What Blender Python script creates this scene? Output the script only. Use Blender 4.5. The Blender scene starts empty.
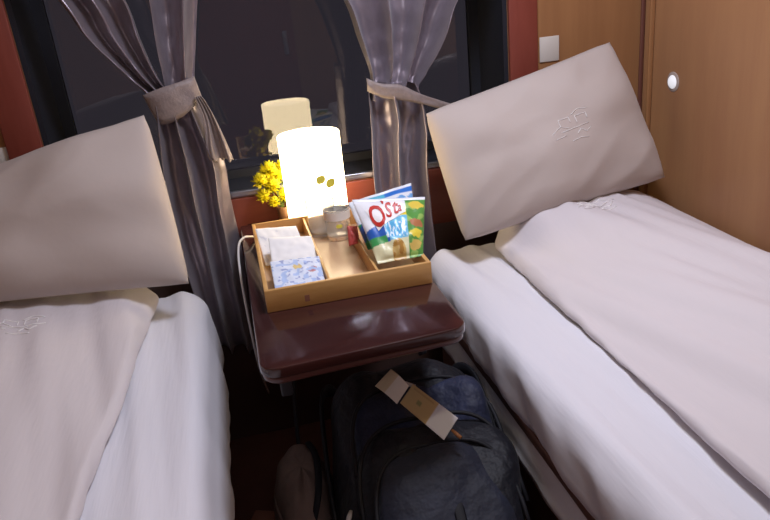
import bpy, bmesh, math, random
from mathutils import Vector, Matrix, noise
random.seed(7)
S = bpy.context.scene
COL = S.collection
V = Vector

# ------------------------------------------------------------------ camera
CAM_H = 1.331
F, CX, CY = 700.0, 385.0, 260.0
R = Matrix(((0.9691, -0.1696, 0.1793), (-0.2282, -0.3390, 0.9127), (-0.0940, -0.9254, -0.3672)))
cam_data = bpy.data.cameras.new('camera')
cam_data.sensor_width = 36; cam_data.lens = F / 770 * 36; cam_data.clip_start = .01
cam = bpy.data.objects.new('camera', cam_data); COL.objects.link(cam)
M3 = Matrix((R.col[0], -R.col[1], -R.col[2])).transposed()
cam.matrix_world = Matrix.Translation((0, 0, CAM_H)) @ M3.to_4x4()
S.camera = cam

# ------------------------------------------------------------------ world, lights, exposure
w = bpy.data.worlds.new('night'); S.world = w; w.use_nodes = True
w.node_tree.nodes['Background'].inputs[0].default_value = (.52, .45, .58, 1)
w.node_tree.nodes['Background'].inputs[1].default_value = .05

def area(name, loc, rot, sx, sy, power, color):
    l = bpy.data.lights.new(name, 'AREA'); l.shape = 'RECTANGLE'; l.size = sx; l.size_y = sy
    l.energy = power; l.color = color
    o = bpy.data.objects.new(name, l); COL.objects.link(o); o.location = loc; o.rotation_euler = rot
    return o
area('ceiling_lamp_light', (.50, 1.22, 2.045), (0, 0, 0), .20, .34, 17.5, (.80, .83, 1.0))
area('added_spot_light', (.340, .668, 2.085), (0, 0, 0), .09, .09, 3.0, (1.0, .84, .60))  # added warm light, goes with the added ceiling spotlight
area('camera_side_fill', (.15, -.34, 1.80), (math.radians(60), 0, 0), .4, .3, 2.2, (.90, .90, 1.0))  # added fill from behind the camera, no actual lamp there

S.view_settings.view_transform = 'Standard'; S.view_settings.look = 'None'
S.view_settings.gamma = 1; S.view_settings.use_curve_mapping = False
S.view_settings.exposure = 0.0

# ------------------------------------------------------------------ helpers
def at(px, py, y):
    """world point seen at px,py standing at distance y into the room"""
    r = R @ V((px - CX, py - CY, F)); t = y / r.y
    return V((r.x * t, y, CAM_H + r.z * t))
def atz(px, py, z):
    r = R @ V((px - CX, py - CY, F)); t = (z - CAM_H) / r.z
    return V((r.x * t, r.y * t, z))

def thing(name, label, cat, loc=(0, 0, 0), group=None):
    o = bpy.data.objects.new(name, None); COL.objects.link(o); o.location = loc
    o.empty_display_size = .05
    o['label'] = label; o['category'] = cat
    if group: o['group'] = group
    return o
def tag(o, label, cat, group=None):
    o['label'] = label; o['category'] = cat
    if group: o['group'] = group
    return o
def mesh(name, verts, faces, mat, parent=None, smooth=True, cols=None):
    me = bpy.data.meshes.new(name)
    off = parent_off(parent)
    me.from_pydata([tuple(V(v) - off) for v in verts], [], faces)
    bm = bmesh.new(); bm.from_mesh(me)
    bmesh.ops.recalc_face_normals(bm, faces=bm.faces); bm.to_mesh(me); bm.free()
    if smooth:
        for p in me.polygons: p.use_smooth = True
    me.materials.append(mat)
    if cols:
        a = me.color_attributes.new('Col', 'FLOAT_COLOR', 'POINT')
        for i, c in enumerate(cols): a.data[i].color = (*c, 1)
    o = bpy.data.objects.new(name, me); COL.objects.link(o)
    if parent: o.parent = parent
    return o
def parent_off(p):
    off = V((0, 0, 0))
    while p is not None:
        off += V(p.location); p = p.parent
    return off
def bmobj(name, bm, mat, parent=None, smooth=False, bevel=0, seg=2):
    if bevel:
        bmesh.ops.bevel(bm, geom=list(bm.edges), offset=bevel, segments=seg, profile=.5, affect='EDGES', clamp_overlap=True)
    off = parent_off(parent)
    bmesh.ops.translate(bm, verts=bm.verts, vec=-off)
    me = bpy.data.meshes.new(name); bm.to_mesh(me); bm.free(); me.materials.append(mat)
    if smooth or bevel:
        for p in me.polygons: p.use_smooth = True
        try: me.set_sharp_from_angle(angle=math.radians(50))
        except Exception: pass
    o = bpy.data.objects.new(name, me); COL.objects.link(o)
    if parent: o.parent = parent
    return o
def bx(bm, lo, hi):
    m = bmesh.ops.create_cube(bm, size=1)
    lo, hi = V(lo), V(hi); c = (lo + hi) / 2; d = hi - lo
    for v in m['verts']: v.co = V((v.co.x * d.x, v.co.y * d.y, v.co.z * d.z)) + c
def box(name, lo, hi, mat, parent=None, bevel=0, seg=2):
    bm = bmesh.new(); bx(bm, lo, hi); return bmobj(name, bm, mat, parent, bevel=bevel, seg=seg)
def struct(o): o['kind'] = 'structure'; return o

def tube_geo(path, rad, n=8, flat=1.0, up=None, closed=False):
    vs, fs = [], []
    P = [V(p) for p in path]; m = len(P)
    prev = None
    for i, p in enumerate(P):
        a = P[(i - 1) % m] if closed or i > 0 else p
        b = P[(i + 1) % m] if closed or i < m - 1 else p
        t = (b - a).normalized()
        ref = V(up) if up else (prev if prev is not None else (V((0, 0, 1)) if abs(t.z) < .9 else V((1, 0, 0))))
        s = t.cross(ref)
        if s.length < 1e-5: s = t.cross(V((.3, .9, .1)))
        s.normalize(); q = s.cross(t).normalized(); prev = q
        r = rad[i] if isinstance(rad, (list, tuple)) else rad
        for k in range(n):
            an = 2 * math.pi * k / n
            vs.append(p + s * math.cos(an) * r + q * math.sin(an) * r * flat)
    for i in range(m if closed else m - 1):
        for k in range(n):
            a = i * n + k; b = i * n + (k + 1) % n; j = ((i + 1) % m) * n
            fs.append((a, b, j + (k + 1) % n, j + k))
    if not closed:
        fs.append(tuple(range(n))); fs.append(tuple(reversed(range((m - 1) * n, m * n))))
    return vs, fs
def spline(pts, k=6):
    P = [V(p) for p in pts]; out = []
    for i in range(len(P) - 1):
        p0 = P[max(i - 1, 0)]; p1 = P[i]; p2 = P[i + 1]; p3 = P[min(i + 2, len(P) - 1)]
        for s in range(k):
            t = s / k
            out.append(.5 * ((2 * p1) + (p2 - p0) * t + (2 * p0 - 5 * p1 + 4 * p2 - p3) * t * t + (-p0 + 3 * p1 - 3 * p2 + p3) * t ** 3))
    out.append(P[-1]); return out
def tube(name, pts, rad, mat, parent=None, n=8, flat=1.0, up=None, sp=True, closed=False):
    v, f = tube_geo(spline(pts) if sp else pts, rad, n, flat, up, closed)
    return mesh(name, v, f, mat, parent)
def merge(parts):
    vs, fs = [], []
    for v, f in parts:
        o = len(vs); vs += v; fs += [tuple(i + o for i in q) for q in f]
    return vs, fs
def lathe(name, prof, c, mat, parent=None, n=48, a0=0, a1=2 * math.pi):
    vs, fs = [], []; c = V(c); full = abs(a1 - a0 - 2 * math.pi) < 1e-6
    cnt = n if full else n + 1
    for r, z in prof:
        for k in range(cnt):
            a = a0 + (a1 - a0) * k / n; vs.append(c + V((math.cos(a) * r, math.sin(a) * r, z)))
    for i in range(len(prof) - 1):
        for k in range(n):
            k2 = (k + 1) % cnt
            fs.append((i * cnt + k, i * cnt + k2, (i + 1) * cnt + k2, (i + 1) * cnt + k))
    o = mesh(name, vs, fs, mat, parent)
    bm = bmesh.new(); bm.from_mesh(o.data); bmesh.ops.remove_doubles(bm, verts=bm.verts, dist=1e-6)
    bmesh.ops.recalc_face_normals(bm, faces=bm.faces); bm.to_mesh(o.data); bm.free()
    try: o.data.set_sharp_from_angle(angle=math.radians(45))
    except Exception: pass
    return o
def lerp(a, b, t): return a + (b - a) * t
def smooth01(t): t = max(0, min(1, t)); return t * t * (3 - 2 * t)

def surf_col(fn, nu, nv, colfn=None):
    vs, cs, fs = [], [], []
    for j in range(nv + 1):
        for i in range(nu + 1):
            u, v = i / nu, j / nv
            vs.append(fn(u, v)); cs.append(colfn(u, v) if colfn else None)
    for j in range(nv):
        for i in range(nu):
            a = j * (nu + 1) + i; fs.append((a, a + 1, a + nu + 2, a + nu + 1))
    return vs, fs, cs

# ------------------------------------------------------------------ materials
def mat(name, col, rough=.5, spec=.5, metal=0, bump=None, sheen=0, vary=None, coat=0, attr=False, emit=None, trans=0, alpha=1, ior=1.45):
    m = bpy.data.materials.new(name); m.use_nodes = True; nt = m.node_tree; b = nt.nodes['Principled BSDF']
    b.inputs['Base Color'].default_value = (*col, 1); b.inputs['Roughness'].default_value = rough
    b.inputs['Specular IOR Level'].default_value = spec; b.inputs['Metallic'].default_value = metal
    b.inputs['IOR'].default_value = ior
    if sheen: b.inputs['Sheen Weight'].default_value = sheen
    if coat: b.inputs['Coat Weight'].default_value = coat; b.inputs['Coat Roughness'].default_value = .06
    if trans: b.inputs['Transmission Weight'].default_value = trans
    if emit: b.inputs['Emission Color'].default_value = (*emit[0], 1); b.inputs['Emission Strength'].default_value = emit[1]
    tc = nt.nodes.new('ShaderNodeTexCoord')
    if attr:
        a = nt.nodes.new('ShaderNodeAttribute'); a.attribute_name = 'Col'; nt.links.new(a.outputs['Color'], b.inputs['Base Color'])
    if vary:   # (scale xyz, amount colour2, detail)
        mp = nt.nodes.new('ShaderNodeMapping'); mp.inputs['Scale'].default_value = vary[0]
        n = nt.nodes.new('ShaderNodeTexNoise'); n.inputs['Scale'].default_value = 1; n.inputs['Detail'].default_value = 6
        n.inputs['Roughness'].default_value = .65
        cr = nt.nodes.new('ShaderNodeValToRGB'); cr.color_ramp.elements[0].position = .3; cr.color_ramp.elements[1].position = .7
        cr.color_ramp.elements[0].color = (*col, 1); cr.color_ramp.elements[1].color = (*vary[1], 1)
        nt.links.new(tc.outputs['Object'], mp.inputs[0]); nt.links.new(mp.outputs[0], n.inputs['Vector'])
        nt.links.new(n.outputs['Fac'], cr.inputs[0]); nt.links.new(cr.outputs[0], b.inputs['Base Color'])
    if bump:   # (scale xyz, strength, distance)
        mp = nt.nodes.new('ShaderNodeMapping'); mp.inputs['Scale'].default_value = bump[0]
        n = nt.nodes.new('ShaderNodeTexNoise'); n.inputs['Scale'].default_value = 1; n.inputs['Detail'].default_value = 4
        bp = nt.nodes.new('ShaderNodeBump'); bp.inputs['Strength'].default_value = bump[1]; bp.inputs['Distance'].default_value = bump[2]
        nt.links.new(tc.outputs['Object'], mp.inputs[0]); nt.links.new(mp.outputs[0], n.inputs['Vector'])
        nt.links.new(n.outputs['Fac'], bp.inputs['Height']); nt.links.new(bp.outputs[0], b.inputs['Normal'])
    return m
M = {}
M['panel'] = mat('laminate_panel', (.34, .165, .082), .38, .4, vary=((9, 9, 1.1), (.42, .225, .105)), bump=((60, 60, 4), .08, .002))
M['panel2'] = mat('laminate_panel_dark', (.29, .135, .058), .38, .4, vary=((14, 14, 1.0), (.37, .185, .078)), bump=((60, 60, 4), .08, .002))
M['redframe'] = mat('red_window_frame', (.20, .042, .028), .42, .45, vary=((20, 20, 3), (.25, .062, .042)))
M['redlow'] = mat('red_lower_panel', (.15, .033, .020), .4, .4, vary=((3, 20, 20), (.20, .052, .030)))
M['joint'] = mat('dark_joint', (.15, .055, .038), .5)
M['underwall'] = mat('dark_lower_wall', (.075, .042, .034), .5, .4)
M['halo_ring'] = mat('highlight_halo', (.46, .38, .33), .5)  # beige ring paints the soft halo round the wall highlight
M['black'] = mat('black_jamb', (.020, .021, .028), .5, .3)
M['ceil'] = mat('ceiling_panel', (.62, .60, .56), .6)
M['floor'] = mat('floor_vinyl', (.10, .042, .030), .45, .4, vary=((6, 6, 6), (.14, .06, .043)))
M['rail'] = mat('aluminium_rail', (.45, .47, .52), .3, .5, metal=1)
M['glass'] = mat('window_glass', (.86, .89, .93), .0, .5, trans=1, ior=1.52)
M['satin'] = mat('satin_curtain', (.265, .225, .26), .31, .9, metal=.6, sheen=.15, vary=((70, 70, 50), (.30, .26, .295)), bump=((150, 150, 150), .10, .002))
M['lace'] = mat('satin_tieback', (.21, .165, .155), .5, .6, sheen=.3, vary=((60, 60, 60), (.29, .23, .21)), bump=((150, 150, 150), .5, .003))
M['sheet'] = mat('white_sheet', (.72, .71, .76), .75, .25, sheen=.15, bump=((26, 2.4, 8), .40, .010))
M['duvet'] = mat('white_duvet', (.66, .615, .63), .8, .2, sheen=.15, bump=((17, 2.6, 8), .40, .010))
M['pillow'] = mat('cream_pillowcase', (.50, .43, .39), .75, .25, sheen=.15, bump=((7, 7, 7), .3, .010))
M['thread'] = mat('satin_thread', (.86, .84, .82), .3, .8, sheen=.3)
M['berthwood'] = mat('berth_side_wood', (.10, .045, .032), .45, .4, vary=((14, 2, 14), (.14, .065, .045)))
M['table'] = mat('mahogany_gloss', (.033, .011, .011), .15, .6, vary=((4, 22, 22), (.048, .017, .015)), bump=((30, 30, 30), .10, .002), coat=.35)
M['edge'] = mat('table_edge', (.09, .032, .026), .3, .6, coat=.3)
M['bamboo'] = mat('bamboo_tray', (.50, .27, .085), .42, .4, vary=((8, 40, 40), (.60, .35, .13)))
M['bamboo_in'] = mat('bamboo_tray_floor', (.44, .27, .15), .25, .5, vary=((20, 6, 20), (.52, .34, .20)))
M['shade'] = mat('glowing_lamp_shade', (.9, .86, .78), .5, .4, emit=((1.0, .78, .47), 9.5))
M['lampbase'] = mat('lamp_base', (.45, .30, .14), .4)
M['olive'] = mat('olive_print', (.30, .26, .035), .6, .3, emit=((.45, .38, .05), .6))  # emission paints the shade's backlight into the print
M['dark'] = mat('dark_metal', (.035, .035, .04), .5, .4)
M['cord'] = mat('white_cord', (.62, .60, .58), .5)
M['cordblack'] = mat('dark_cord', (.03, .028, .03), .5)
M['clear'] = mat('tumbler_glass', (.95, .95, .93), .05, .5, trans=.78, ior=1.45)
M['paperwhite'] = mat('white_paper', (.84, .82, .80), .7, .2, bump=((40, 40, 40), .3, .003))
M['print'] = mat('printed_film', (1, 1, 1), .3, .6, attr=True, bump=((30, 30, 30), .5, .004))
M['printpaper'] = mat('printed_paper', (1, 1, 1), .65, .3, attr=True)
M['redink'] = mat('red_lettering', (.52, .03, .02), .4)
M['whiteink'] = mat('white_banner', (.85, .83, .82), .4)
M['petal'] = mat('yellow_petal', (.55, .47, .008), .6, .3, vary=((90, 90, 90), (.80, .74, .03)))
M['leaf'] = mat('green_leaf', (.10, .14, .02), .6)
M['pot'] = mat('brown_pot', (.20, .10, .05), .5)
M['plate'] = mat('white_plate', (.66, .62, .56), .5)
M['wallhighlight'] = mat('wall_highlight_core', (.5, .5, .5), .6, emit=((.93, .93, 1.0), .62))  # emission paints a bright highlight on the wall
M['navy'] = mat('navy_nylon', (.008, .010, .022), .6, .4, sheen=.06, vary=((9, 9, 9), (.024, .030, .072)), bump=((11, 11, 11), .8, .03))
M['blacknylon'] = mat('black_nylon', (.006, .006, .010), .6, .4, sheen=.03, bump=((11, 11, 11), .8, .03))
M['grey'] = mat('charcoal_nylon', (.011, .012, .018), .65, .4, sheen=.05, vary=((9, 9, 9), (.018, .021, .040)), bump=((11, 11, 11), .7, .03))
M['zip'] = mat('zip', (.008, .008, .011), .65, .35)
M['pull'] = mat('grey_pull', (.30, .28, .27), .5)
M['tan'] = mat('brown_canvas', (.17, .12, .10), .8, .2, bump=((18, 18, 18), .5, .015), vary=((9, 9, 9), (.23, .165, .135)))
M['carton'] = mat('red_brown_carton', (.26, .11, .07), .7, vary=((6, 6, 6), (.32, .14, .09)))
M['stick'] = mat('brown_strap_end', (.34, .14, .05), .6)

# ------------------------------------------------------------------ the compartment
XL, XR, YW, ZC = -.94, 1.262, 2.0, 2.1
YN = -.45
WX0, WX1, WZ0, WZ1 = -.492, .822, .795, 1.80
struct(box('floor', (XL - .1, YN - .1, -.06), (XR + .1, YW + .35, 0), M['floor']))
struct(box('ceiling', (XL - .1, YN - .1, ZC), (XR + .1, YW + .35, ZC + .06), M['ceil']))
struct(box('wall_left', (XL - .06, YN, 0), (XL, YW, ZC), M['panel2']))
struct(box('wall_right', (XR, YN, 0), (XR + .06, YW, ZC), M['panel']))
struct(box('wall_near', (XL - .06, YN - .06, 0), (XR + .06, YN, ZC), M['panel2']))
bm = bmesh.new()
bx(bm, (XL - .06, YW, 0), (WX0, YW + .26, ZC)); bx(bm, (WX1, YW, 0), (XR + .06, YW + .26, ZC))
bx(bm, (WX0, YW, 0), (WX1, YW + .26, WZ0)); bx(bm, (WX0, YW, WZ1), (WX1, YW + .26, ZC))
struct(bmobj('wall_far', bm, M['panel2']))
# sliding door of the compartment, behind the viewer (mirrored in the window)
d1 = struct(bpy.data.objects.new('door_1', None)); COL.objects.link(d1); d1.location = (.16, YN + .02, 0)
box('door_leaf', (-.20, YN + .001, .02), (.50, YN + .03, 2.0), M['redframe'], d1, .004)
box('door_handle', (.42, YN + .031, .95), (.45, YN + .05, 1.10), M['rail'], d1, .004)
# corner and panel trims
struct(box('trim_1', (XR - .014, YW - .010, 0), (XR - .0005, YW - .0005, ZC - .001), M['joint'], bevel=.004))
struct(box('trim_2', (XR - .016, YW - .060, 0), (XR - .0005, YW - .050, ZC - .001), M['panel2'], bevel=.003))
# red lower panel below the window ledge
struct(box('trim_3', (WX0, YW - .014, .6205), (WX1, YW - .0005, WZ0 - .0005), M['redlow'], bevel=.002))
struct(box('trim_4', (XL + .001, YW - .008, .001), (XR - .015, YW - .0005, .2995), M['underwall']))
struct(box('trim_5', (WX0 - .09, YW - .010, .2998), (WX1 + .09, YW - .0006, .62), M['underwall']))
# window
w1 = struct(bpy.data.objects.new('window_1', None)); COL.objects.link(w1); w1.location = ((WX0 + WX1) / 2, YW, WZ0)
bm = bmesh.new()
FW = .088
bx(bm, (WX0 - FW, YW - .016, .60), (WX0, YW - .0005, WZ1 + FW))
bx(bm, (WX1, YW - .016, .60), (WX1 + FW, YW - .0005, WZ1 + FW))
bx(bm, (WX0, YW - .016, WZ1), (WX1, YW - .0005, WZ1 + FW))
bmobj('window_frame', bm, M['redframe'], w1, bevel=.003)
bm = bmesh.new()
bx(bm, (WX0 + .0005, YW, WZ0), (WX0 + .014, YW + .235, WZ1)); bx(bm, (WX1 - .014, YW, WZ0), (WX1 - .0005, YW + .235, WZ1))
bx(bm, (WX0 + .014, YW, WZ1 - .014), (WX1 - .014, YW + .235, WZ1)); bx(bm, (WX0 + .014, YW + .014, WZ0 + .0005), (WX1 - .014, YW + .235, WZ0 + .010))
bmobj('window_jamb', bm, M['black'], w1)
box('window_rail', (WX0 + .002, YW - .004, WZ0 + .0005), (WX1 - .002, YW + .013, WZ0 + .020), M['rail'], w1, .003)
bm = bmesh.new()
GY = YW + .215
for lo, hi in (((WX0 + .014, GY - .012, WZ0 + .010), (WX0 + .045, GY + .015, WZ1 - .014)), ((WX1 - .045, GY - .012, WZ0 + .010), (WX1 - .014, GY + .015, WZ1 - .014)),
               ((WX0 + .045, GY - .012, WZ0 + .010), (WX1 - .045, GY + .015, WZ0 + .035)), ((WX0 + .045, GY - .012, WZ1 - .045), (WX1 - .045, GY + .015, WZ1 - .014))):
    bx(bm, lo, hi)
bmobj('window_seal', bm, M['black'], w1)
box('glass_pane', (WX0 + .045, GY, WZ0 + .035), (WX1 - .045, GY + .006, WZ1 - .045), M['glass'], w1)

# ceiling light (out of frame)
cl = thing('ceiling_light', 'white rectangular ceiling light above the aisle', 'lamp', (.50, 1.22, ZC))
box('light_housing', (.38, 1.02, ZC - .045), (.62, 1.42, ZC - .0005), M['plate'], cl, .008)
sp = thing('added_spotlight', 'small round warm spotlight added on the ceiling, out of view', 'lamp', (.340, .668, ZC))  # invented fixture for the extra warm light, never in view
lathe('spot_ring', [(.075, 0), (.085, -.004), (.085, -.0005 + .0002)], (.340, .668, ZC - .001), M['plate'], sp, 32)

# ------------------------------------------------------------------ rounded cloth-covered slabs (mattress, duvet)
def outline(pts, rads, step=.012):
    """closed outline through polygon pts (ccw) with rounded corners; returns list of (p, outward normal, arclength)"""
    out = []; n = len(pts); P = [V((p[0], p[1], 0)) for p in pts]
    ends = []
    for i in range(n):
        a = (P[i - 1] - P[i]).normalized(); b = (P[(i + 1) % n] - P[i]).normalized()
        ang = a.angle(b); d = rads[i] / math.tan(ang / 2)
        s = P[i] + a * d; e = P[i] + b * d
        c = P[i] + (a + b).normalized() * (rads[i] / math.sin(ang / 2))
        ends.append((s, e, c))
    pts2 = []
    for i in range(n):
        s, e, c = ends[i]
        k = max(4, int(rads[i] * 1.6 / step))
        a0 = math.atan2((s - c).y, (s - c).x); a1 = math.atan2((e - c).y, (e - c).x)
        while a1 < a0: a1 += 2 * math.pi
        for j in range(k + 1):
            a = lerp(a0, a1, j / k); pts2.append((c + V((math.cos(a), math.sin(a), 0)) * rads[i], V((math.cos(a), math.sin(a), 0))))
        s2 = ends[(i + 1) % n][0]; L = (s2 - e).length; k = max(1, int(L / step))
        nrm = V(((s2 - e).y, -(s2 - e).x, 0)).normalized()
        for j in range(1, k): pts2.append((e.lerp(s2, j / k), nrm))
    L = 0; prev = pts2[0][0]
    for p, nn in pts2:
        L += (p - prev).length; prev = p; out.append((p, nn, L))
    return out
def slab(name, pts, rads, prof, mat_, parent, topfn, sidefn=None, inner=tuple(1 - i / 34 for i in range(1, 34)), step=.012):
    """prof: list of (outward offset, z) from hem up to the flat top; topfn(x,y)->dz; sidefn(s, t, p)->outward displacement"""
    ol = outline(pts, rads, step); n = len(ol); vs = []; fs = []
    c = V((0, 0, 0))
    for p, nn, s in ol: c += p
    c /= n
    m = len(prof)
    for i, (o, z) in enumerate(prof):
        t = i / (m - 1)
        for p, nn, s in ol:
            q = p + nn * o
            if sidefn: q = q + nn * sidefn(s, t, p)
            zz = z + topfn(q.x, q.y) * smooth01((t - .4) / .6)
            vs.append(V((q.x, q.y, zz)))
    o, z = prof[-1]
    base = [(p + nn * o) for p, nn, s in ol]
    for k in inner:
        for q in base:
            r = c + (q - c) * k; vs.append(V((r.x, r.y, z + topfn(r.x, r.y))))
    rows = m + len(inner)
    for i in range(rows - 1):
        for k in range(n):
            k2 = (k + 1) % n; fs.append((i * n + k, i * n + k2, (i + 1) * n + k2, (i + 1) * n + k))
    vs.append(V((c.x, c.y, z + topfn(c.x, c.y)))); ci = len(vs) - 1
    for k in range(n): fs.append(((rows - 1) * n + k, (rows - 1) * n + (k + 1) % n, ci))
    fs.append(tuple(reversed(range(n))))
    return mesh(name, vs, fs, mat_, parent)
def wr(x, y, sx, sy, amp, seed=0):
    return amp * noise.noise(V((x * sx + seed, y * sy, seed * 1.7)))
def crease(x, y, sx, sy, amp, seed=0):
    return amp * (.5 - abs(noise.noise(V((x * sx + seed, y * sy, seed)))) * 2)

ZB = .58
# left berth -------------------------------------------------------------
def make_berth(side, x0, x1, far_r):
    lbl = {'left': 'lower sleeping berth on the left with white fitted sheet hanging over its aisle side',
           'right': 'lower sleeping berth on the right with tucked white sheet and brown wooden side rail'}[side]
    b = thing('sleeping_berth', lbl, 'berth', ((x0 + x1) / 2, .75, 0))
    bi = .03
    a0, a1 = (x0 + .003, x1 - bi) if side == 'left' else (x0 + bi, x1 - .003)
    box('berth_base', (a0, -.25, 0), (a1, 1.86, .40), M['berthwood'], b, .004)
    y0, y1 = -.28, (1.935 if side == 'left' else 1.90)
    Rr = .055
    def arc(z1, r, k=7): return [(-r + r * math.cos(math.pi / 2 * j / k), z1 - r + r * math.sin(math.pi / 2 * j / k)) for j in range(k + 1)]
    if side == 'left':
        z0 = .36
        prof = [(.010, z0), (.012, .37), (.012, .39), (.011, .41), (.009, .44), (.006, .47), (.002, .50)] + arc(ZB, Rr)
        def sf(s, t, p):
            if p.x < x0 + .05: return -.006
            d = (1 - smooth01(t / .75)) + .12
            k = noise.noise(V((s * 9, 0, 3))) * .6 + noise.noise(V((s * 22, t * .7, 5))) * .35
            return d * (.012 * k) + (.008 * d if p.y < 1.7 else 0)
        rads = [.06, .06, far_r + .02, .06]
    else:
        z0 = .435
        prof = [(-.020, z0 - .001), (-.006, z0 + .002), (-.001, z0 + .02), (0, .47), (0, .50)] + arc(ZB, Rr)
        def sf(s, t, p):
            if p.x > x1 - .05: return -.006
            d = 1 - smooth01(t / .85)
            k = noise.noise(V((s * 7 + t * 2.5, t, 8))) * .7 + noise.noise(V((s * 19 + t * 3, t, 2))) * .4
            return .014 * k * (d + .15)
        rads = [.06, .06, .06, .065]
    pts = [(x0, y0), (x1, y0), (x1, y1), (x0, y1)]
    slab('sheet_covered_mattress', pts, rads, prof, M['sheet'], b,
         lambda x, y: wr(x, y, 5, 1.6, .008, 3) + wr(x + y * .12, y, 17, 1.1, .013, 9) + wr(x + y * .12, y, 38, 1.4, .006, 5), sf)
    return b
LX1 = -.150
bl = make_berth('left', XL + .012, LX1, .07)
RX0 = .487
br = make_berth('right', RX0, XR - .002, .05)
# the brown rail and the white cloth strip hanging out below the right mattress
box('side_rail', (RX0 + .012, -.27, .4005), (RX0 + .06, 1.88, .433), M['berthwood'], br, .003)
def strip(u, v):
    y = lerp(-.26, 1.87, u)
    z = lerp(.405, .325 + .012 * noise.noise(V((y * 6, 0, 0))), v)
    x = RX0 + .027 - .014 * math.sin(v * math.pi * .55) - .010 * noise.noise(V((y * 8, v * 2, 4))) * v - .010
    return V((x, y, z))
v_, f_, _ = surf_col(strip, 260, 8)
st = mesh('hanging_sheet_hem', v_, f_, M['sheet'], br)
md = st.modifiers.new('thick', 'SOLIDIFY'); md.thickness = .004

# duvets ------------------------------------------------------------------
def duvet(label, pts, rads, h, seed, crown, marks, zb=ZB):
    d = thing('folded_duvet', label, 'duvet', (pts[0][0], pts[0][1], zb), 'folded white duvets')
    r = h * .5
    prof = [(-.03, zb + .008)] + [(-.012, zb + .009)] + [(-r + r * math.cos(a), zb + .008 + h - r + r * math.sin(a)) for a in [math.radians(x) for x in (-65, -40, -15, 10, 35, 60, 78, 90)]]
    fn = lambda x, y: wr(x, y, 4, 1.5, .016, seed) + wr(x + y * .2, y, 11, 1.3, .020, seed + 2) + wr(x + y * .2, y, 26, 1.6, .009, seed + 4) + crown(x, y)
    sf = lambda s, t, p: .010 * noise.noise(V((s * 4, t * 1.5, seed))) + .004 * noise.noise(V((s * 17, t * 3, seed)))
    o = slab('duvet_cover', pts, rads, prof, M['duvet'], d, fn, sf)
    vs, fs = [], []
    parts = []
    for pl in marks:
        P = [V((x, y, zb + h + .0085 + fn(x, y))) for x, y in pl]
        Q = []
        for a, b in zip(P, P[1:]):
            for k in range(4): Q.append(a.lerp(b, k / 4))
        Q.append(P[-1])
        Q = [V((q.x, q.y, zb + h + .0088 + fn(q.x, q.y))) for q in Q]
        parts.append(tube_geo(Q, .0016, 5))
    vs, fs = merge(parts)
    mesh('embroidery', vs, fs, M['thread'], o)
    return d
def emb(cx, cy, s, ang, sy=1):
    """generic embroidered crest: little roofs over two bars"""
    base = [[(-1.6, 0), (-.9, .35), (-.3, .05)], [(-.9, .35), (-.9, .8), (-.2, .8), (-.2, .35)], [(0, .9), (.5, 1.15), (1.2, .95)], [(.2, .3), (.2, .75), (.9, .75), (.9, .3)],
            [(-1.0, -.05), (1.4, .1)], [(-1.5, -.4), (-.6, -.3)], [(0, -.4), (.3, -.15), (.6, -.45), (1.0, -.2)], [(-.5, -.8), (.1, -.7), (.7, -.85)]]
    c, s_ = math.cos(ang), math.sin(ang)
    return [[(cx + s * (x * c - y * sy * s_), cy + s * (x * s_ + y * sy * c)) for x, y in pl] for pl in base]
duvet('thick white duvet folded lengthwise on the right berth beside the wood wall',
      [(.632, -.24), (XR - .02, -.24), (XR - .03, 1.79), (.672, 1.88)], [.05, .05, .10, .12], .030, 11,
      lambda x, y: .095 * smooth01((x - (.635 + .02 * y)) / (.34 - .25 * smooth01((y - 1.4) / .4))) * smooth01((1.27 - x) / .20) * smooth01((1.93 - y) / .12), emb(.93, 1.66, .045, .3))
duvet('white duvet folded lengthwise on the left berth with faint stitched mark',
      [(XL + .02, -.24), (-.43, -.24), (-.265, 1.86), (XL + .02, 1.87)], [.05, .05, .05, .05], .026, 23,
      lambda x, y: .035 * smooth01((-.33 + .05 * y - x) / .25) + .028 * smooth01((y - 1.3) / .4) * smooth01((-.24 - x) / .1), emb(-.55, 1.60, .040, 0))

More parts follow.
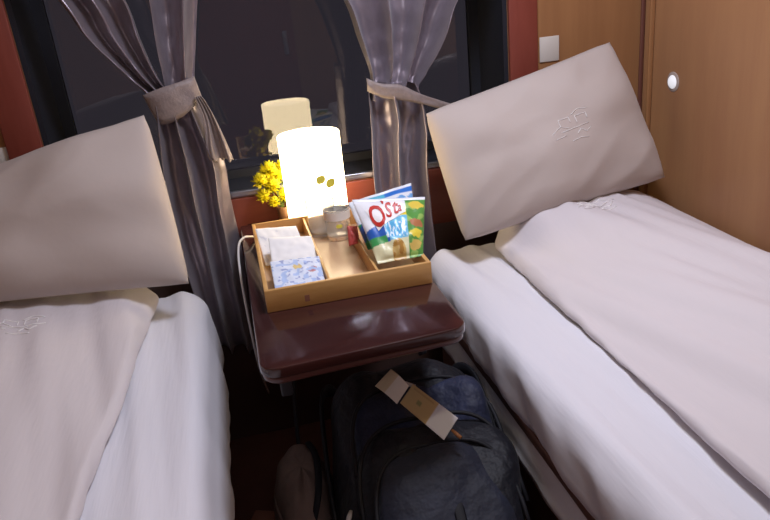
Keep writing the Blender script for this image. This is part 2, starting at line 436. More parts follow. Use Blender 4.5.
# pillows -------------------------------------------------------------------
def pillow(label, TL, TR, BR, BL, th, seed, mark=None, bow=.014):
    c = (TL + TR + BR + BL) / 4
    o = thing('pillow', label, 'pillow', c, 'cream pillows')
    N = ((TR - TL).cross(BL - TL)).normalized()
    if N.y > 0: N = -N
    def P(u, v, side):
        a, b = u * 2 - 1, v * 2 - 1
        aa = a * (1 + bow * (1 - b * b)); bb = b * (1 - bow * 1.6 * (1 - a * a) ** 1.0)
        uu, vv = (aa + 1) / 2, (bb + 1) / 2
        p = TL.lerp(TR, uu).lerp(BL.lerp(BR, uu), vv)
        f = (max(0, 1 - abs(a) ** 2.4) * max(0, 1 - abs(b) ** 2.4)) ** .52
        cr_ = smooth01((abs(a) * abs(b) - .80) / .2) * .011
        p -= (TR - TL) * (cr_ * a) * .5 + (BL - TL) * (cr_ * b) * .8
        k = 1 if side > 0 else .75
        e = wr(a, b, 1.6, 1.6, .020, seed) * f + crease(a * .9 + b * .5, b, 2.2, 1.2, .007, seed + 5) * min(1, f * 2)
        e += .010 * math.sin(6 * math.atan2(b, a + .001) + seed) * (1 - f) * f * 2
        return p + N * side * (th * f * k + (e if side > 0 else 0) + .0015)
    n = 56; vs = []; fs = []
    for side in (1, -1):
        for j in range(n + 1):
            for i in range(n + 1): vs.append(P(i / n, j / n, side))
    K = (n + 1) ** 2
    for j in range(n):
        for i in range(n):
            a = j * (n + 1) + i; q = (a, a + 1, a + n + 2, a + n + 1); fs.append(q); fs.append(tuple(K + t for t in reversed(q)))
    ring = [i for i in range(n + 1)] + [(j * (n + 1) + n) for j in range(1, n + 1)] + [(n * (n + 1) + i) for i in range(n - 1, -1, -1)] + [(j * (n + 1)) for j in range(n - 1, 0, -1)]
    for a, b in zip(ring, ring[1:] + ring[:1]): fs.append((a, b, b + K, a + K))
    pc = mesh('pillowcase', vs, fs, M['pillow'], o)
    # seam piping along the edge
    if mark:
        parts = []
        for pl in mark:
            Q = []
            for a, b in zip(pl, pl[1:]):
                for k in range(5): Q.append(P(lerp(a[0], b[0], k / 5), lerp(a[1], b[1], k / 5), 1) + N * .0008)
            parts.append(tube_geo(Q, .0010, 5))
        v, f = merge(parts); mesh('embroidery', v, f, M['thread'], pc)
    return o
def mk(cx, cy, s, asp):
    return [[(x, cy + (cy - y) * 0 - (y - cy)) for x, y in [(cx + (a - cx), cy + (b - cy) * asp) for a, b in pl]] for pl in emb(cx, cy, s, .0)]
pillow('large cream pillow propped against the curtain on the right berth with stitched crest',
       at(425, 113, 1.86), at(610, 41, 1.90), at(666, 178, 1.74), at(465, 242, 1.70), .085, 4, mk(.60, .50, .075, 1.4))
tr, brr = at(145, 114, 1.86), at(190, 284, 1.71)
pillow('cream pillow propped against the window wall on the left berth',
       V((-.79, 1.88, .965)), tr, brr, V((-.82, 1.72, .717)), .08, 9)

# ------------------------------------------------------------------ curtains
def panel(name, rows, folds, amp, parent, seed, y0=1.952, nu=110, k=8, phase=0):
    """rows: (py, x_left, x_right, depth factor) seen at the curtain's distance"""
    L = [at(a, py, y0) for py, a, b, d in rows]; Rr = [at(b, py, y0) for py, a, b, d in rows]; D = [V((r[3], 0, 0)) for r in rows]
    Ls, Rs, Ds = spline(L, k), spline(Rr, k), spline(D, k); n = len(Ls); vs = []; fs = []
    for j in range(n):
        for i in range(nu + 1):
            u = i / nu
            p = Ls[j].lerp(Rs[j], u)
            uu = u + .035 * noise.noise(V((u * 3, j * .06, seed)))
            s = math.sin(uu * folds * 2 * math.pi + phase) + .18 * math.sin(uu * folds * 4.3 * math.pi + seed) + .5 * noise.noise(V((u * folds * 1.4, j * .05, seed + 3)))
            s2 = math.cos(uu * folds * 2 * math.pi + phase)
            wdt = (Rs[j] - Ls[j]).length / folds
            vs.append(p + V((s2 * wdt * .10, -s * amp * 1.3 * Ds[j].x - .006 * noise.noise(V((u * 9, j * .3, seed))), 0)))
    for j in range(n - 1):
        for i in range(nu):
            a = j * (nu + 1) + i; fs.append((a, a + 1, a + nu + 2, a + nu + 1))
    o = mesh(name, vs, fs, M['satin'], parent)
    m = o.modifiers.new('thick', 'SOLIDIFY'); m.thickness = .0012
    return o
def band(name, top, bot, parent, matx=None, yo=.0, bulge=.03, n=24, y0=1.95):
    """cloth band: top/bot lists of px points, wrapped round the bunch"""
    T = spline([at(a, b, y0) for a, b in top], 8); B = spline([at(a, b, y0) for a, b in bot], 8); vs = []; fs = []
    m = len(T); K = 7
    for i in range(m):
        u = i / (m - 1)
        dy = -bulge * math.sin(math.pi * min(1, max(0, u * .94 + .03))) ** .6 + yo
        for j in range(K):
            v = j / (K - 1)
            p = T[i].lerp(B[i], v)
            vs.append(p + V((0, dy - .004 * math.sin(v * math.pi) - .004 * noise.noise(V((u * 5, v * 3, 2))), 0)))
    for i in range(m - 1):
        for j in range(K - 1):
            a = i * K + j; fs.append((a, a + 1, a + K + 1, a + K))
    o = mesh(name, vs, fs, matx or M['lace'], parent)
    md = o.modifiers.new('thick', 'SOLIDIFY'); md.thickness = .002; md.offset = 0
    return o
lc = thing('curtain', 'grey satin curtain tied back left of the lamp, wide lace-ended tie', 'curtain', at(175, 350, 1.95))
lc['group'] = 'satin curtains'
panel('drape', [(-120, -75, 55, 1.2), (-50, 0, 95, 1.1), (0, 55, 128, 1), (40, 86, 143, .9), (75, 124, 158, .7), (95, 147, 172, .6), (112, 156, 186, .6)], 2.4, .020, lc, 1)
panel('drape', [(-120, 120, 205, 1.2), (-50, 140, 202, 1.1), (0, 151, 198, 1), (45, 158, 196, .9), (80, 165, 195, .7), (105, 168, 200, .6)], 1.4, .018, lc, 6, y0=1.948, phase=2)
panel('drape', [(92, 152, 196, .6), (112, 156, 201, .7), (135, 158, 212, .9), (165, 161, 226, 1), (205, 169, 232, 1), (250, 180, 241, 1), (300, 196, 248, 1), (349, 214, 257, 1)], 2.6, .024, lc, 12, y0=1.945, phase=1)
tbk = band('tieback', [(143, 95), (158, 88), (176, 82), (194, 76)], [(159, 124), (172, 121), (188, 111), (202, 97)], lc)
tl_ = []
def tail(u, v):
    a = at(lerp(194, 212, v) + 3 * math.sin(v * 5), lerp(97, 160, v), 1.918); b = at(lerp(201, 234, v ** .8), lerp(96, 160, v), 1.918)
    p = a.lerp(b, u); return p + V((0, -.012 * math.sin(u * 9) * v - .004 * math.sin(u * 21 + v * 3), -.004 * math.sin(u * 25) * v))
v_, f_, _ = surf_col(tail, 30, 22)
o = mesh('tieback_tail', v_, f_, M['lace'], tbk); o['label'] = 'lace end of the tieback'
md = o.modifiers.new('thick', 'SOLIDIFY'); md.thickness = .002
rc = thing('curtain', 'grey satin curtain gathered right of the lamp by a thin tie reaching sideways', 'curtain', at(400, 250, 1.95))
rc['group'] = 'satin curtains'
panel('drape', [(-110, 250, 520, 1.2), (-50, 305, 478, 1.1), (0, 339, 451, 1), (40, 355, 438, .95), (70, 367, 424, .8), (88, 369, 416, .6), (100, 370, 418, .6)], 3.0, .030, rc, 17, phase=.6)
panel('drape', [(82, 369, 414, .6), (98, 370, 420, .7), (125, 372, 425, .9), (160, 373, 426, 1), (200, 377, 428, 1), (240, 385, 432, 1), (275, 391, 436, 1)], 1.9, .024, rc, 21, y0=1.947, phase=2.5)
band('tieback', [(366, 78), (380, 83), (398, 84), (416, 92), (436, 99), (458, 106)], [(367, 91), (382, 97), (398, 99), (416, 102), (436, 107), (456, 110)], rc, bulge=.022, y0=1.94)

# ------------------------------------------------------------------ table
ZT = .72
tb = thing('fold_down_table', 'glossy dark mahogany fold-down table between the berths under the window', 'table', (.17, 1.95, 0))
TX0, TX1, TY0, TY1 = -.026, .368, 1.105, 1.970
def plate(name, pts, rads, z0, z1, m_, parent, ch=.004):
    ol = outline(pts, rads, .02); n = len(ol); vs = []; fs = []
    for o_, z in ((-ch, z0), (0, z0 + ch), (0, z1 - ch), (-ch * .3, z1 - ch * .3), (-ch, z1)):
        for p, nn, s in ol: q = p + nn * o_; vs.append(V((q.x, q.y, z)))
    for i in range(4):
        for k in range(n): fs.append((i * n + k, i * n + (k + 1) % n, (i + 1) * n + (k + 1) % n, (i + 1) * n + k))
    fs.append(tuple(reversed(range(n)))); fs.append(tuple(range(4 * n, 5 * n)))
    o = mesh(name, vs, fs, m_, parent)
    try: o.data.set_sharp_from_angle(angle=math.radians(35))
    except Exception: pass
    return o
tp = [(TX0, TY0 - .005), (TX1, TY0 + .015), (TX1, TY1), (TX0, TY1)]
plate('tabletop', tp, [.035, .035, .004, .004], ZT - .022, ZT, M['table'], tb)
ti = [(TX0 + .004, TY0 - .001), (TX1 - .004, TY0 + .019), (TX1 - .004, TY1), (TX0 + .004, TY1)]
e = plate('table_edging', ti, [.033, .033, .004, .004], ZT - .036, ZT - .0225, M['edge'], tb)
for bx0 in (.10, .24): box('wall_bracket', (bx0, 1.90, .64), (bx0 + .04, 1.985, .683), M['dark'], tb)
box('wall_cleat', (TX0 + .02, 1.971, ZT - .04), (TX1 - .02, 1.986, ZT - .002), M['table'], tb, .003)
box('folding_leg', (.005, 1.20, .60), (.028, 1.225, .683), M['dark'], tb, .004)
tube('leg_brace', [(.016, 1.212, .605), (.016, 1.60, .40), (.016, 1.983, .25)], .008, M['dark'], tb, sp=False)

# wooden tray ---------------------------------------------------------------
TRX0, TRX1, TRY0, TRY1, TRZ = .006, .362, 1.338, 1.810, ZT + .050
tr_ = thing('wooden_tray', 'light bamboo divided tray on the dark table', 'tray', ((TRX0 + TRX1) / 2, (TRY0 + TRY1) / 2, ZT))
Wt = .009
box('tray_floor', (TRX0 + .002, TRY0 + .002, ZT + .0008), (TRX1 - .002, TRY1 - .002, ZT + .007), M['bamboo_in'], tr_)
bm = bmesh.new()
bx(bm, (TRX0, TRY0, ZT + .0006), (TRX1, TRY0 + Wt, TRZ)); bx(bm, (TRX0, TRY1 - Wt, ZT + .0006), (TRX1, TRY1, TRZ))
bx(bm, (TRX0, TRY0 + Wt, ZT + .0006), (TRX0 + Wt, TRY1 - Wt, TRZ)); bx(bm, (TRX1 - Wt, TRY0 + Wt, ZT + .0006), (TRX1, TRY1 - Wt, TRZ))
bmobj('tray_wall', bm, M['bamboo'], tr_, bevel=.0015)
D1, D2 = .143, .248
for dx in (D1, D2):
    box('tray_divider', (dx - .003, TRY0 + Wt, ZT + .007), (dx + .003, TRY1 - Wt, TRZ - .004), M['bamboo'], tr_, .001)
bm = bmesh.new(); bx(bm, (.086, TRY0 - .0012, ZT + .012), (.096, TRY0 - .0002, ZT + .026)); o = bmobj('burned_mark', bm, M['carton'], tr_)

# lamp ------------------------------------------------------------------------
LC = V((.196, 1.898, ZT)); LR = .085; LZ = .252
lamp = thing('table_lamp', 'glowing white cylinder table lamp behind the tray', 'lamp', LC)
lathe('lamp_base', [(0, .001), (LR - .004, .001), (LR - .002, .004), (LR - .002, .016), (0, .016)], LC, M['lampbase'], lamp)
lathe('lamp_shade', [(0, .0165), (LR, .0165), (LR, .03), (LR, LZ - .003), (LR - .002, LZ), (LR - .006, LZ), (LR - .008, LZ - .006), (LR - .012, LZ - .007), (0, LZ - .005)], LC, M['shade'], lamp, 64)
def motif(cxa, cz, wa, hz):
    def fn(u, v):
        a = cxa + (u - .5) * wa; z = cz + (v - .5) * hz * (1 - abs(2 * u - 1) ** 3) ** .5 + .003 * (u - .5)
        return LC + V((math.cos(a) * (LR + .0008), math.sin(a) * (LR + .0008), z))
    v, f, _ = surf_col(fn, 20, 6); return v, f
v, f = merge([motif(math.radians(-84), .140, .30, .022), motif(math.radians(-66), .126, .34, .023)])
o = mesh('printed_motif', v, f, M['olive'], lamp); md = o.modifiers.new('t', 'SOLIDIFY'); md.thickness = .0006; o['label'] = 'olive mark on the shade'
tube('lamp_cord', [(.110, 1.87, ZT + .004), (.02, 1.84, ZT + .004), (-.022, 1.80, ZT + .018), (-.040, 1.76, ZT - .005), (-.044, 1.70, .62), (-.040, 1.72, .40), (-.030, 1.9, .2)], .0032, M['cord'], lamp)

# flowers -----------------------------------------------------------------------
FC = V((.098, 1.950, ZT))
fl = thing('flower_pot', 'small pot of bright yellow flowers behind the glowing lamp', 'flowers', (FC.x, FC.y, ZT))
FB = V((.104, 1.952, ZT))
lathe('pot', [(0, .001), (.017, .001), (.022, .045), (.023, .046), (.019, .046), (.018, .040), (0, .040)], V((FB.x, FB.y, ZT)), M['pot'], fl, 24)
def blossom(c, r, n):
    parts = []
    for k in range(n):
        z = 1 - 2 * (k + .5) / n; a = k * 2.39996
        d = V((math.sqrt(max(0, 1 - z * z)) * math.cos(a), math.sqrt(max(0, 1 - z * z)) * math.sin(a), z))
        d = (d + V([random.uniform(-.25, .25) for _ in range(3)])).normalized()
        s = d.cross(V((.2, .5, .83))).normalized(); q = s.cross(d)
        L = r * random.uniform(.8, 1.15); wd = r * .24
        p = [c + d * L * .1 - s * wd * .3, c + d * L * .1 + s * wd * .3, c + d * L * .6 + s * wd + q * wd * .4, c + d * L * 1.0 + q * wd * 1.1, c + d * L * .6 - s * wd + q * wd * .4, c + d * L * .55 - q * wd * .1]
        parts.append((p, [(0, 1, 5), (1, 2, 5), (2, 3, 5), (3, 4, 5), (4, 0, 5)]))
    return merge(parts)
for px, py, y, r in ((268, 170, 1.93, .026), (260, 181, 1.92, .024), (272, 186, 1.935, .026), (263, 196, 1.93, .022), (276, 175, 1.96, .024), (283, 196, 1.955, .022), (274, 202, 1.94, .018), (281, 166, 1.965, .02)):
    c = at(px, py, y); v, f = blossom(c, r, 110); b = mesh('blossom', v, f, M['petal'], fl, smooth=False)
    tube('stem', [V((FB.x, FB.y, ZT + .03)), V((FB.x, FB.y, ZT + .05)).lerp(c, .5) + V((0, 0, .004)), c - V((0, 0, .004))], .0014, M['leaf'], fl, n=6)
parts = []
for k in range(9):
    a = k * .7 + .2; d = V((math.cos(a), math.sin(a) * .4, .3)).normalized(); c0 = V((FB.x, FB.y, ZT + .052)); s = d.cross(V((0, 0, 1))).normalized() * .009
    parts.append(([c0, c0 + d * .02 + s, c0 + d * .042, c0 + d * .02 - s, c0 + d * .02 - V((0, 0, .003))], [(0, 1, 4), (1, 2, 4), (2, 3, 4), (3, 0, 4)]))
v, f = merge(parts); mesh('leaves', v, f, M['leaf'], fl, smooth=False)

# tumblers -----------------------------------------------------------------------
def tumbler(label, x, y, r, h):
    t = thing('glass_tumbler', label, 'glass', (x, y, ZT + .0075), 'tumblers in the tray')
    lathe('glass_body', [(0, 0), (r * .86, 0), (r * .9, .003), (r, h), (r - .0022, h + .0006), (r * .86, .012), (0, .009)], (x, y, ZT + .0078), M['clear'], t, 40)
    return t
t1 = tumbler('small clear tumbler with paper collar, in front of the other glass in tray', .2215, 1.706, .034, .082)
t2 = tumbler('taller plain clear tumbler standing close against the lamp', .1875, 1.759, .039, .100)
lathe('paper_collar', [(.0338, .056), (.0346, .078), (.0351, .078), (.0343, .056)], (.2215, 1.706, ZT + .0078), M['paperwhite'], t1, 40)
bm = bmesh.new()
def arcpatch(c, r, a, wa, z, h):
    def fn(u, v): 
        t = a + (u - .5) * wa * (1 - abs(v - .5)); return V(c) + V((math.cos(t) * r, math.sin(t) * r, z + (v - .5) * h))
    return surf_col(fn, 6, 6)[:2]
bm.free()
v, f = arcpatch((.2215, 1.706, ZT + .0078), .0336, math.radians(-92), .55, .042, .010)
mesh('printed_motif', v, f, M['olive'], t1)

# paper packets -----------------------------------------------------------------------
def packet(name, label, cat, TL, TR, BR, BL, th, colfn, m_, group=None, nu=36, nv=26, wrk=.003, seed=0, crimp=0):
    c = (TL + TR + BR + BL) / 4; t = thing(name, label, cat, c, group)
    N = ((TR - TL).cross(BL - TL)).normalized()
    if N.y > 0: N = -N
    def P(u, v, sd):
        p = TL.lerp(TR, u).lerp(BL.lerp(BR, u), v)
        a, b = 2 * u - 1, 2 * v - 1
        bb = min(1, abs(b) / (1 - crimp)) if crimp else abs(b)
        f_ = (max(0, 1 - abs(a) ** 2.5) * max(0, 1 - bb ** 2.2)) ** .6
        return p + N * sd * (th * f_ + .0006) + N * wrk * noise.noise(V((u * 5 + seed, v * 5, 0))) * (.3 + f_) + N * (wrk * .4 * math.sin(v * 70) if crimp and abs(b) > 1 - crimp * .8 else 0) * .3
    vs, fs, cs = [], [], []
    for sd in (1, -1):
        for j in range(nv + 1):
            for i in range(nu + 1):
                vs.append(P(i / nu, j / nv, sd)); cs.append(colfn(i / nu, j / nv))
    K = (nu + 1) * (nv + 1)
    for j in range(nv):
        for i in range(nu):
            a = j * (nu + 1) + i; q = (a, a + 1, a + nu + 2, a + nu + 1); fs.append(q); fs.append(tuple(K + x for x in reversed(q)))
    ring = [i for i in range(nu + 1)] + [(j * (nu + 1) + nu) for j in range(1, nv + 1)] + [(nv * (nu + 1) + i) for i in range(nu - 1, -1, -1)] + [(j * (nu + 1)) for j in range(nv - 1, 0, -1)]
    for a, b in zip(ring, ring[1:] + ring[:1]): fs.append((a, b, b + K, a + K))
    mesh('wrapper', vs, fs, m_, t, cols=cs)
    return t, P, N
WH = (.84, .83, .81)
def nz(u, v, s, k): return noise.noise(V((u * s, v * s, k)))
def c_plain(u, v): return WH if nz(u, v, 9, 3) < .38 else (.66, .66, .70)
def c_blue(u, v):
    if nz(u, v, 7, 1) > .22: return (.40, .52, .78)
    if (u - .52) ** 2 + ((v - .35) * .7) ** 2 < .008: return (.62, .48, .20)
    if (u - .80) ** 2 + (v - .5) ** 2 < .010: return (.50, .20, .20)
    if nz(u, v, 11, 6) > .3: return (.30, .36, .60)
    return (.66, .72, .84)
packet('paper_sachet', 'plain white paper sachet leaning rearmost in the left tray compartment', 'sachet',
       at(255, 229, 1.70), at(296, 226, 1.70), at(311, 262, 1.58), at(266, 266, 1.58), .003, c_plain, M['printpaper'], 'sachets in the tray', seed=2)
packet('paper_sachet', 'bright white folded packet standing between the blue sachet and rear sachet', 'sachet',
       at(268, 238, 1.60), at(311, 236, 1.60), at(321, 266, 1.50), at(273, 271, 1.50), .004, lambda u, v: WH, M['printpaper'], 'sachets in the tray', seed=5)
packet('paper_sachet', 'pale blue patterned sachet at the front of the left tray compartment', 'sachet',
       at(270, 262, 1.49), at(319, 256, 1.49), at(326, 283, 1.375), at(275, 289, 1.375), .004, c_blue, M['printpaper'], 'sachets in the tray', nu=60, nv=40, seed=8)

# snack bags -----------------------------------------------------------------------
def c_front(u, v):
    if v < .045: return (.70, .72, .76)
    if u > .70:
        g = (.10, .30, .06)
        for cy, cc in ((.17, (.72, .55, .08)), (.50, (.45, .18, .08)), (.66, (.75, .60, .06)), (.83, (.62, .45, .12))):
            if ((u - .85) / .12) ** 2 + ((v - cy) / .065) ** 2 < 1 + nz(u, v, 14, 2): return cc
        return g if nz(u, v, 8, 4) < .2 else (.30, .50, .12)
    if u > .56 and .20 < v < .36: return (.80, .65, .06)
    if v < .46 - .30 * (u - .3): return (.80, .81, .84)
    if u > .30 and .46 < v < .70 and u < .68:
        return (.75, .86, .92) if nz(u * 2.2, v, 13, 7) > .12 else (.10, .42, .70)
    if v > .78 - .1 * u:
        if (u - .5) ** 2 * 2 + (v - .93) ** 2 < .04: return (.42, .22, .05) if nz(u, v, 12, 9) > 0 else (.62, .42, .14)
        return (.74, .72, .45)
    if u < .32 and v > .66: return (.06, .34, .10)
    return (.03, .12, .46) if u < .36 else (.16, .50, .72)
def c_back(u, v):
    if v < .05: return (.70, .74, .80)
    if v < .16: return (.03, .16, .55) if u > .55 else ((.10, .45, .62) if u > .2 else (.70, .75, .8))
    if v > .5: return (.03, .30, .09) if nz(u, v, 7, 2) > 0 else (.04, .10, .36)
    return (.72, .74, .78) if nz(u, v, 6, 8) < .2 else (.15, .35, .65)
sb, P, N = packet('snack_bag', 'front blue, white and green snack bag with red lettering, in tray', 'snack bag',
       at(352, 200, 1.52), at(425, 197, 1.50), at(423, 256, 1.385), at(378, 264, 1.385), .020, c_front, M['print'], 'snack bags in the tray', nu=90, nv=90, wrk=.006, seed=3, crimp=.10)
packet('snack_bag', 'rear blue-topped snack bag peeking out behind the lettered one', 'snack bag',
       at(348, 203, 1.60), at(411, 183, 1.62), at(419, 240, 1.50), at(368, 250, 1.50), .016, c_back, M['print'], 'snack bags in the tray', nu=50, nv=50, wrk=.006, seed=13, crimp=.10)
# lettering on the front bag: banner and letters laid on the film
def ribbon_poly(pts, m_, name, off, parent):
    vs = []; fs = []
    n = 14
    a, b, c, d = pts
    def fn(u, v):
        x = lerp(lerp(a[0], b[0], u), lerp(d[0], c[0], u), v); y = lerp(lerp(a[1], b[1], u), lerp(d[1], c[1], u), v)
        return P(x, y, 1) + N * off
    v_, f_, _ = surf_col(fn, n, n); o = mesh(name, v_, f_, m_, parent)
    return o
bnr = ribbon_poly([(.10, .22), (.66, .03 + .04), (.70, .30), (.20, .58)], M['whiteink'], 'banner', .0010, sb)
def letter(txt, u0, v0, su, sv, rot, name):
    cu = bpy.data.curves.new(name, 'FONT'); cu.body = txt; cu.size = 1; cu.resolution_u = 3; cu.offset = .02
    to = bpy.data.objects.new(name, cu); COL.objects.link(to)
    dg = bpy.context.evaluated_depsgraph_get(); me = bpy.data.meshes.new_from_object(to.evaluated_get(dg))
    bpy.data.objects.remove(to)
    bm = bmesh.new(); bm.from_mesh(me)
    bmesh.ops.triangulate(bm, faces=bm.faces)
    bmesh.ops.subdivide_edges(bm, edges=[e for e in bm.edges if e.calc_length() > .15], cuts=2)
    vs = []
    for v in bm.verts:
        x, y = v.co.x * su, v.co.y * sv
        u = u0 + x * math.cos(rot) + y * math.sin(rot) * .6; w_ = v0 - (y * math.cos(rot) + x * math.sin(rot))
        vs.append(P(min(.98, u), w_, 1) + N * .0022)
    fs = [tuple(x.index for x in f.verts) for f in bm.faces]; bm.free()
    return mesh(name, vs, fs, M['redink'], bnr, smooth=False)
letter("O", .13, .52, .30, .52, .0, 'lettering')
letter("'", .36, .28, .25, .30, .0, 'lettering')
letter("S", .385, .385, .22, .36, .12, 'lettering')
letter("t", .505, .325, .24, .34, .12, 'lettering')
letter("a", .585, .29, .13, .22, .12, 'lettering')
rb = packet('snack_packet', 'small red wrapper tucked left of the snack bags in tray', 'sachet',
       at(347, 226, 1.585), at(357, 226, 1.585), at(360, 243, 1.56), at(349, 246, 1.56), .004, lambda u, v: (.42, .06, .05), M['print'])

# ------------------------------------------------------------------ wall cards and painted highlight
c = at(549, 49, YW)
pr = tag(box('notice_card', (c.x - .031, YW - .004, c.z - .036), (c.x + .031, YW - .0005, c.z + .036), M['plate'], None, .0015), 'small square white card on the wood wall above the right pillow', 'notice')
c = at(2, 152, YW)
tag(box('notice_card', (c.x - .040, YW - .006, c.z - .030), (c.x + .018, YW - .0005, c.z + .012), M['plate'], None, .0015), 'white plate on the wall left of the window, behind left pillow', 'wall plate')
q = V((XR, 1.838, .985))
wl = thing('wall_highlight', 'small round glowing dome as a white highlight on the right wood wall', 'highlight', q)  # glowing dome and ring stand in for a highlight with its halo
def dome(r, h, m_, nm):
    vs, fs = [], []; n = 24; K = 6
    for i in range(K + 1):
        a = math.pi / 2 * i / K
        for k in range(n):
            t = 2 * math.pi * k / n; vs.append(q + V((-.0005 - h * math.sin(a), math.cos(t) * r * math.cos(a), math.sin(t) * r * math.cos(a))))
    for i in range(K):
        for k in range(n): fs.append((i * n + k, i * n + (k + 1) % n, (i + 1) * n + (k + 1) % n, (i + 1) * n + k))
    fs.append(tuple(range(n)))
    mesh(nm, vs, fs, m_, wl)
dome(.020, .011, M['wallhighlight'], 'lens')
dome(.029, .003, M['halo_ring'], 'halo_ring')

# ------------------------------------------------------------------ backpack
th = math.radians(31)
A = V((0, math.cos(th), math.sin(th))); NB = V((0, -math.sin(th), math.cos(th))); X = V((1, 0, 0))
yaw = math.radians(-4)
Rz = Matrix.Rotation(yaw, 3, 'Z'); A = Rz @ A; NB = Rz @ NB; X = Rz @ X
BW, BL_, BT = .395, .62, .25
B0 = V((.262, 1.055, .002))    # bottom, back edge centre
def bp(x, l, d):      # x: -1..1 across, l: 0..1 up, d: metres out from the back
    return B0 + X * (x * BW / 2) + A * (l * BL_) + NB * d
bag = thing('backpack', 'large black and navy backpack with zipped pockets below the table', 'backpack', (B0.x, B0.y, 0))
def shell(x0, x1, l0, l1, d0, d1, name, m_, par, topround=.0, e=3.2, n=40, seed=0, sag=.006, bulge=.0):
    """rounded upholstered block; plan outline is a superellipse, domed towards the front"""
    vs, fs = [], []; K = 12
    for i in range(K + 1):
        a = math.pi / 2 * i / K; r = math.cos(a) ** .35 if i < K else 0; dd = lerp(d0, d1, math.sin(a) ** .8)
        for k in range(n):
            t = 2 * math.pi * k / n; ct, s_ = math.cos(t), math.sin(t)
            ex = math.copysign(abs(ct) ** (2 / e), ct); ey = math.copysign(abs(s_) ** (2 / (e if s_ < 0 else max(2, e - topround))), s_)
            x = lerp(x0, x1, .5 + .5 * ex * r); l = lerp(l0, l1, .5 + .5 * ey * r)
            g = sag * noise.noise(V((x * 2.5 + seed, l * 4, dd * 6))) * 2
            vs.append(bp(x, l, dd) + NB * g * (1 if i else 0) + X * (g * .6))
    for i in range(K):
        for k in range(n): fs.append((i * n + k, i * n + (k + 1) % n, (i + 1) * n + (k + 1) % n, (i + 1) * n + k))
    fs.append(tuple(reversed(range(n))))
    o = mesh(name, vs, fs, m_, par)
    bm = bmesh.new(); bm.from_mesh(o.data); bmesh.ops.remove_doubles(bm, verts=bm.verts, dist=1e-5); bmesh.ops.recalc_face_normals(bm, faces=bm.faces); bm.to_mesh(o.data); bm.free()
    for p in o.data.polygons: p.use_smooth = True
    return o
shell(-1, 1, 0, 1, .004, BT, 'body', M['blacknylon'], bag, topround=.9, e=5, n=110, seed=1, sag=.016)
up_ = shell(-.70, .92, .30, .82, BT - .045, BT + .016, 'upper_pocket', M['navy'], bag, topround=.6, e=5, n=90, seed=4, sag=.018)
lp = shell(-.72, .94, -.02, .66, BT - .04, BT + .050, 'front_pocket', M['blacknylon'], bag, topround=.8, e=4.6, n=90, seed=7, sag=.018)
sp_ = shell(-.60, .86, .0, .54, BT + .005, BT + .070, 'small_pocket', M['grey'], bag, topround=1.0, e=4.4, n=80, seed=9, sag=.014)
def arcpath(x0, x1, l0, l1, d, k=26, e=3.2):
    pts = []
    for i in range(k + 1):
        t = math.pi * i / k; ct, s_ = math.cos(t), math.sin(t)
        ex = math.copysign(abs(ct) ** (2 / e), ct); ey = abs(s_) ** (2 / e)
        pts.append(bp(lerp(x1, x0, .5 - .5 * -ex) if False else lerp(x0, x1, .5 - .5 * ex), lerp(l0, l1, ey), d(ey)))
    return pts
for par_, x0, x1, l0, l1, d0, d1 in ((up_, -.72, .94, .50, .825, BT - .010, BT + .002), (lp, -.73, .95, .30, .655, BT + .018, BT + .030), (sp_, -.61, .87, .2, .535, BT + .045, BT + .053)):
    pts = arcpath(x0, x1, l0, l1, lambda ey: lerp(d0, d1, .5))
    pts = [p + NB * .006 * noise.noise(p * 9) for p in pts]; v, f = tube_geo(pts, .0048, 8); mesh('zipper', v, f, M['zip'], par_)
for x in (-.12, .20):
    v, f = tube_geo([bp(x, l / 20, BT + .070 - .03 * smooth01((l / 20 - .44) / .12)) for l in range(1, 11)], .011, 8, .18, up=tuple(NB)); mesh('webbing_strap', v, f, M['zip'], sp_)
v, f = tube_geo(spline([bp(-.30, .93, BT * .97), bp(-.24, .975, BT * 1.08), bp(0, .985, BT * 1.12), bp(.24, .975, BT * 1.08), bp(.30, .93, BT * .97)], 8), .011, 10, .6, up=tuple(NB)); mesh('carry_handle', v, f, M['blacknylon'], bag)
for s in (-1, 1):
    v, f = tube_geo(spline([bp(s * .62, .90, .02), bp(s * .8, .99, .06), bp(s * .98, .90, .12), bp(s * 1.02, .60, .13), bp(s * 1.0, .30, .11)], 6), .016, 8, .35, up=tuple(X)); mesh('shoulder_strap', v, f, M['zip'], bag)
def pull(x, l, d, ang, L=.035):
    a = bp(x, l, d); dirv = (X * math.cos(ang) + A * math.sin(ang)); v, f = tube_geo([a, a + dirv * L * .3, a + dirv * L], [.003, .0055, .0045], 8, .4, up=tuple(NB)); mesh('zip_pull', v, f, M['pull'], bag)
pull(-.06, .80, BT + .026, -.5, .035); pull(-.84, .38, BT + .02, -2.0, .04); pull(.96, .50, BT * .98, -1.3, .03)

# luggage tag: two leaves of a paper airline tag looped round the handle
tg = thing('luggage_tag', 'tan and white paper luggage tag lying on the black backpack', 'tag', atz(415, 400, .47))
def leaf(pl, name, colfn, curl, par):
    TL, TR, BR, BL = pl
    N_ = ((TR - TL).cross(BL - TL)).normalized()
    if N_.z < 0: N_ = -N_
    fn = lambda u, v: TL.lerp(TR, u).lerp(BL.lerp(BR, u), v) + N_ * (curl * math.sin(math.pi * u))
    vs, fs, cs = surf_col(fn, 40, 16, colfn); o = mesh(name, vs, fs, M['printpaper'], par, cols=cs)
    m_ = o.modifiers.new('t', 'SOLIDIFY'); m_.thickness = .0008
    return o
TAN = (.56, .40, .19)
def c_long(u, v):
    if u > .60: return (.72, .73, .78)
    if .25 < u < .36 and .42 < v < .62: return (.30, .28, .12)
    if .06 < u < .55 and .10 < v < .16: return (.44, .30, .14)
    return TAN
def pz(px, py, z): return atz(px, py, z)
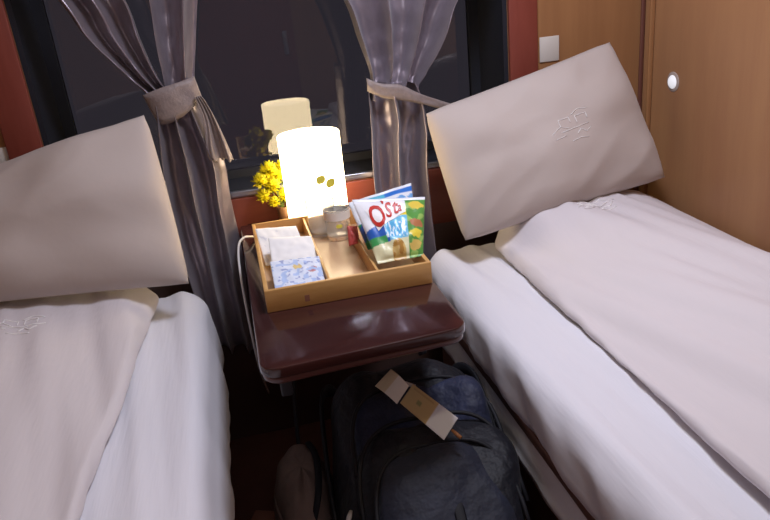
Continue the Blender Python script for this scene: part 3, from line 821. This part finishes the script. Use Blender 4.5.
leaf([pz(413, 384, .525), pz(458, 418, .495), pz(444, 440, .470), pz(400, 403, .495)], 'long_leaf', c_long, .006, tg)
leaf([pz(391, 369, .560), pz(409, 386, .535), pz(397, 404, .515), pz(375, 386, .540)], 'short_leaf', lambda u, v: (.60, .50, .34) if u < .45 else (.70, .66, .60), .006, tg)
a, b = pz(452, 430, .480), pz(461, 438, .472)
v, f = tube_geo([a, a.lerp(b, .5), b], [.003, .004, .004], 8); mesh('tag_string', v, f, M['stick'], tg)

# brown canvas bag and carton on the floor ---------------------------------------------
cb = thing('canvas_bag', 'brown canvas bag slumped on the floor left of the backpack', 'bag', (.06, 1.30, 0))
def sack(u, v):
    a = 2 * math.pi * u; ph = math.pi * (v - .5)
    cx_, s_ = math.cos(ph) ** .7 if abs(math.cos(ph)) > 1e-6 else 0, math.sin(ph)
    r = 1 + .08 * noise.noise(V((math.cos(a) * 2, math.sin(a) * 2, v * 4)))
    z = .14 + .145 * math.copysign(abs(s_) ** .8, s_)
    return V((.022 + .074 * r * cx_ * math.cos(a), 1.40 + .17 * r * cx_ * math.sin(a), max(.001, z + (.012 * noise.noise(V((a * 2, v * 5, 3))) if v > .2 else 0))))
v_, f_, _ = surf_col(sack, 48, 24); mesh('bag_body', v_, f_, M['tan'], cb)
def flap(u, v):
    a = lerp(2.4, 5.6, u); h = lerp(.15, .205, v)
    k = 1.06 + .03 * math.sin(u * 9)
    zf = (h - .14) / .145
    c_ = math.sqrt(max(0, 1 - zf * zf))
    return V((.022 + .076 * k * c_ * math.cos(a), 1.40 + .172 * k * c_ * math.sin(a), h))
v_, f_, _ = surf_col(flap, 30, 6); o = mesh('folded_rim', v_, f_, M['tan'], cb); md = o.modifiers.new('t', 'SOLIDIFY'); md.thickness = .004
v, f = tube_geo(spline([(.02, 1.25, .22), (.05, 1.30, .285), (.06, 1.40, .298), (.05, 1.50, .275)], 8), .008, 8, .4, up=(0, 0, 1)); mesh('bag_strap', v, f, M['zip'], cb)
bm = bmesh.new(); bx(bm, (-.06, -.05, 0), (.035, .05, .10))
bmesh.ops.rotate(bm, verts=bm.verts, matrix=Matrix.Rotation(math.radians(-24), 3, 'Z')); bmesh.ops.translate(bm, verts=bm.verts, vec=(-.075, 1.44, .001))
tag(bmobj('small_box', bm, M['carton'], None, bevel=.004), 'small reddish-brown box on the floor beside the left berth', 'box')

# dark cable below the table
tag(tube('power_cable', [(.02, 1.56, .003), (.03, 1.6, .25), (.05, 1.62, .40), (.10, 1.63, .43), (.15, 1.62, .47), (.16, 1.72, .46), (.12, 1.75, .42), (.14, 1.85, .45), (.15, 1.984, .60)], .005, M['dark']), 'dark looped cable hanging below the table', 'cable')
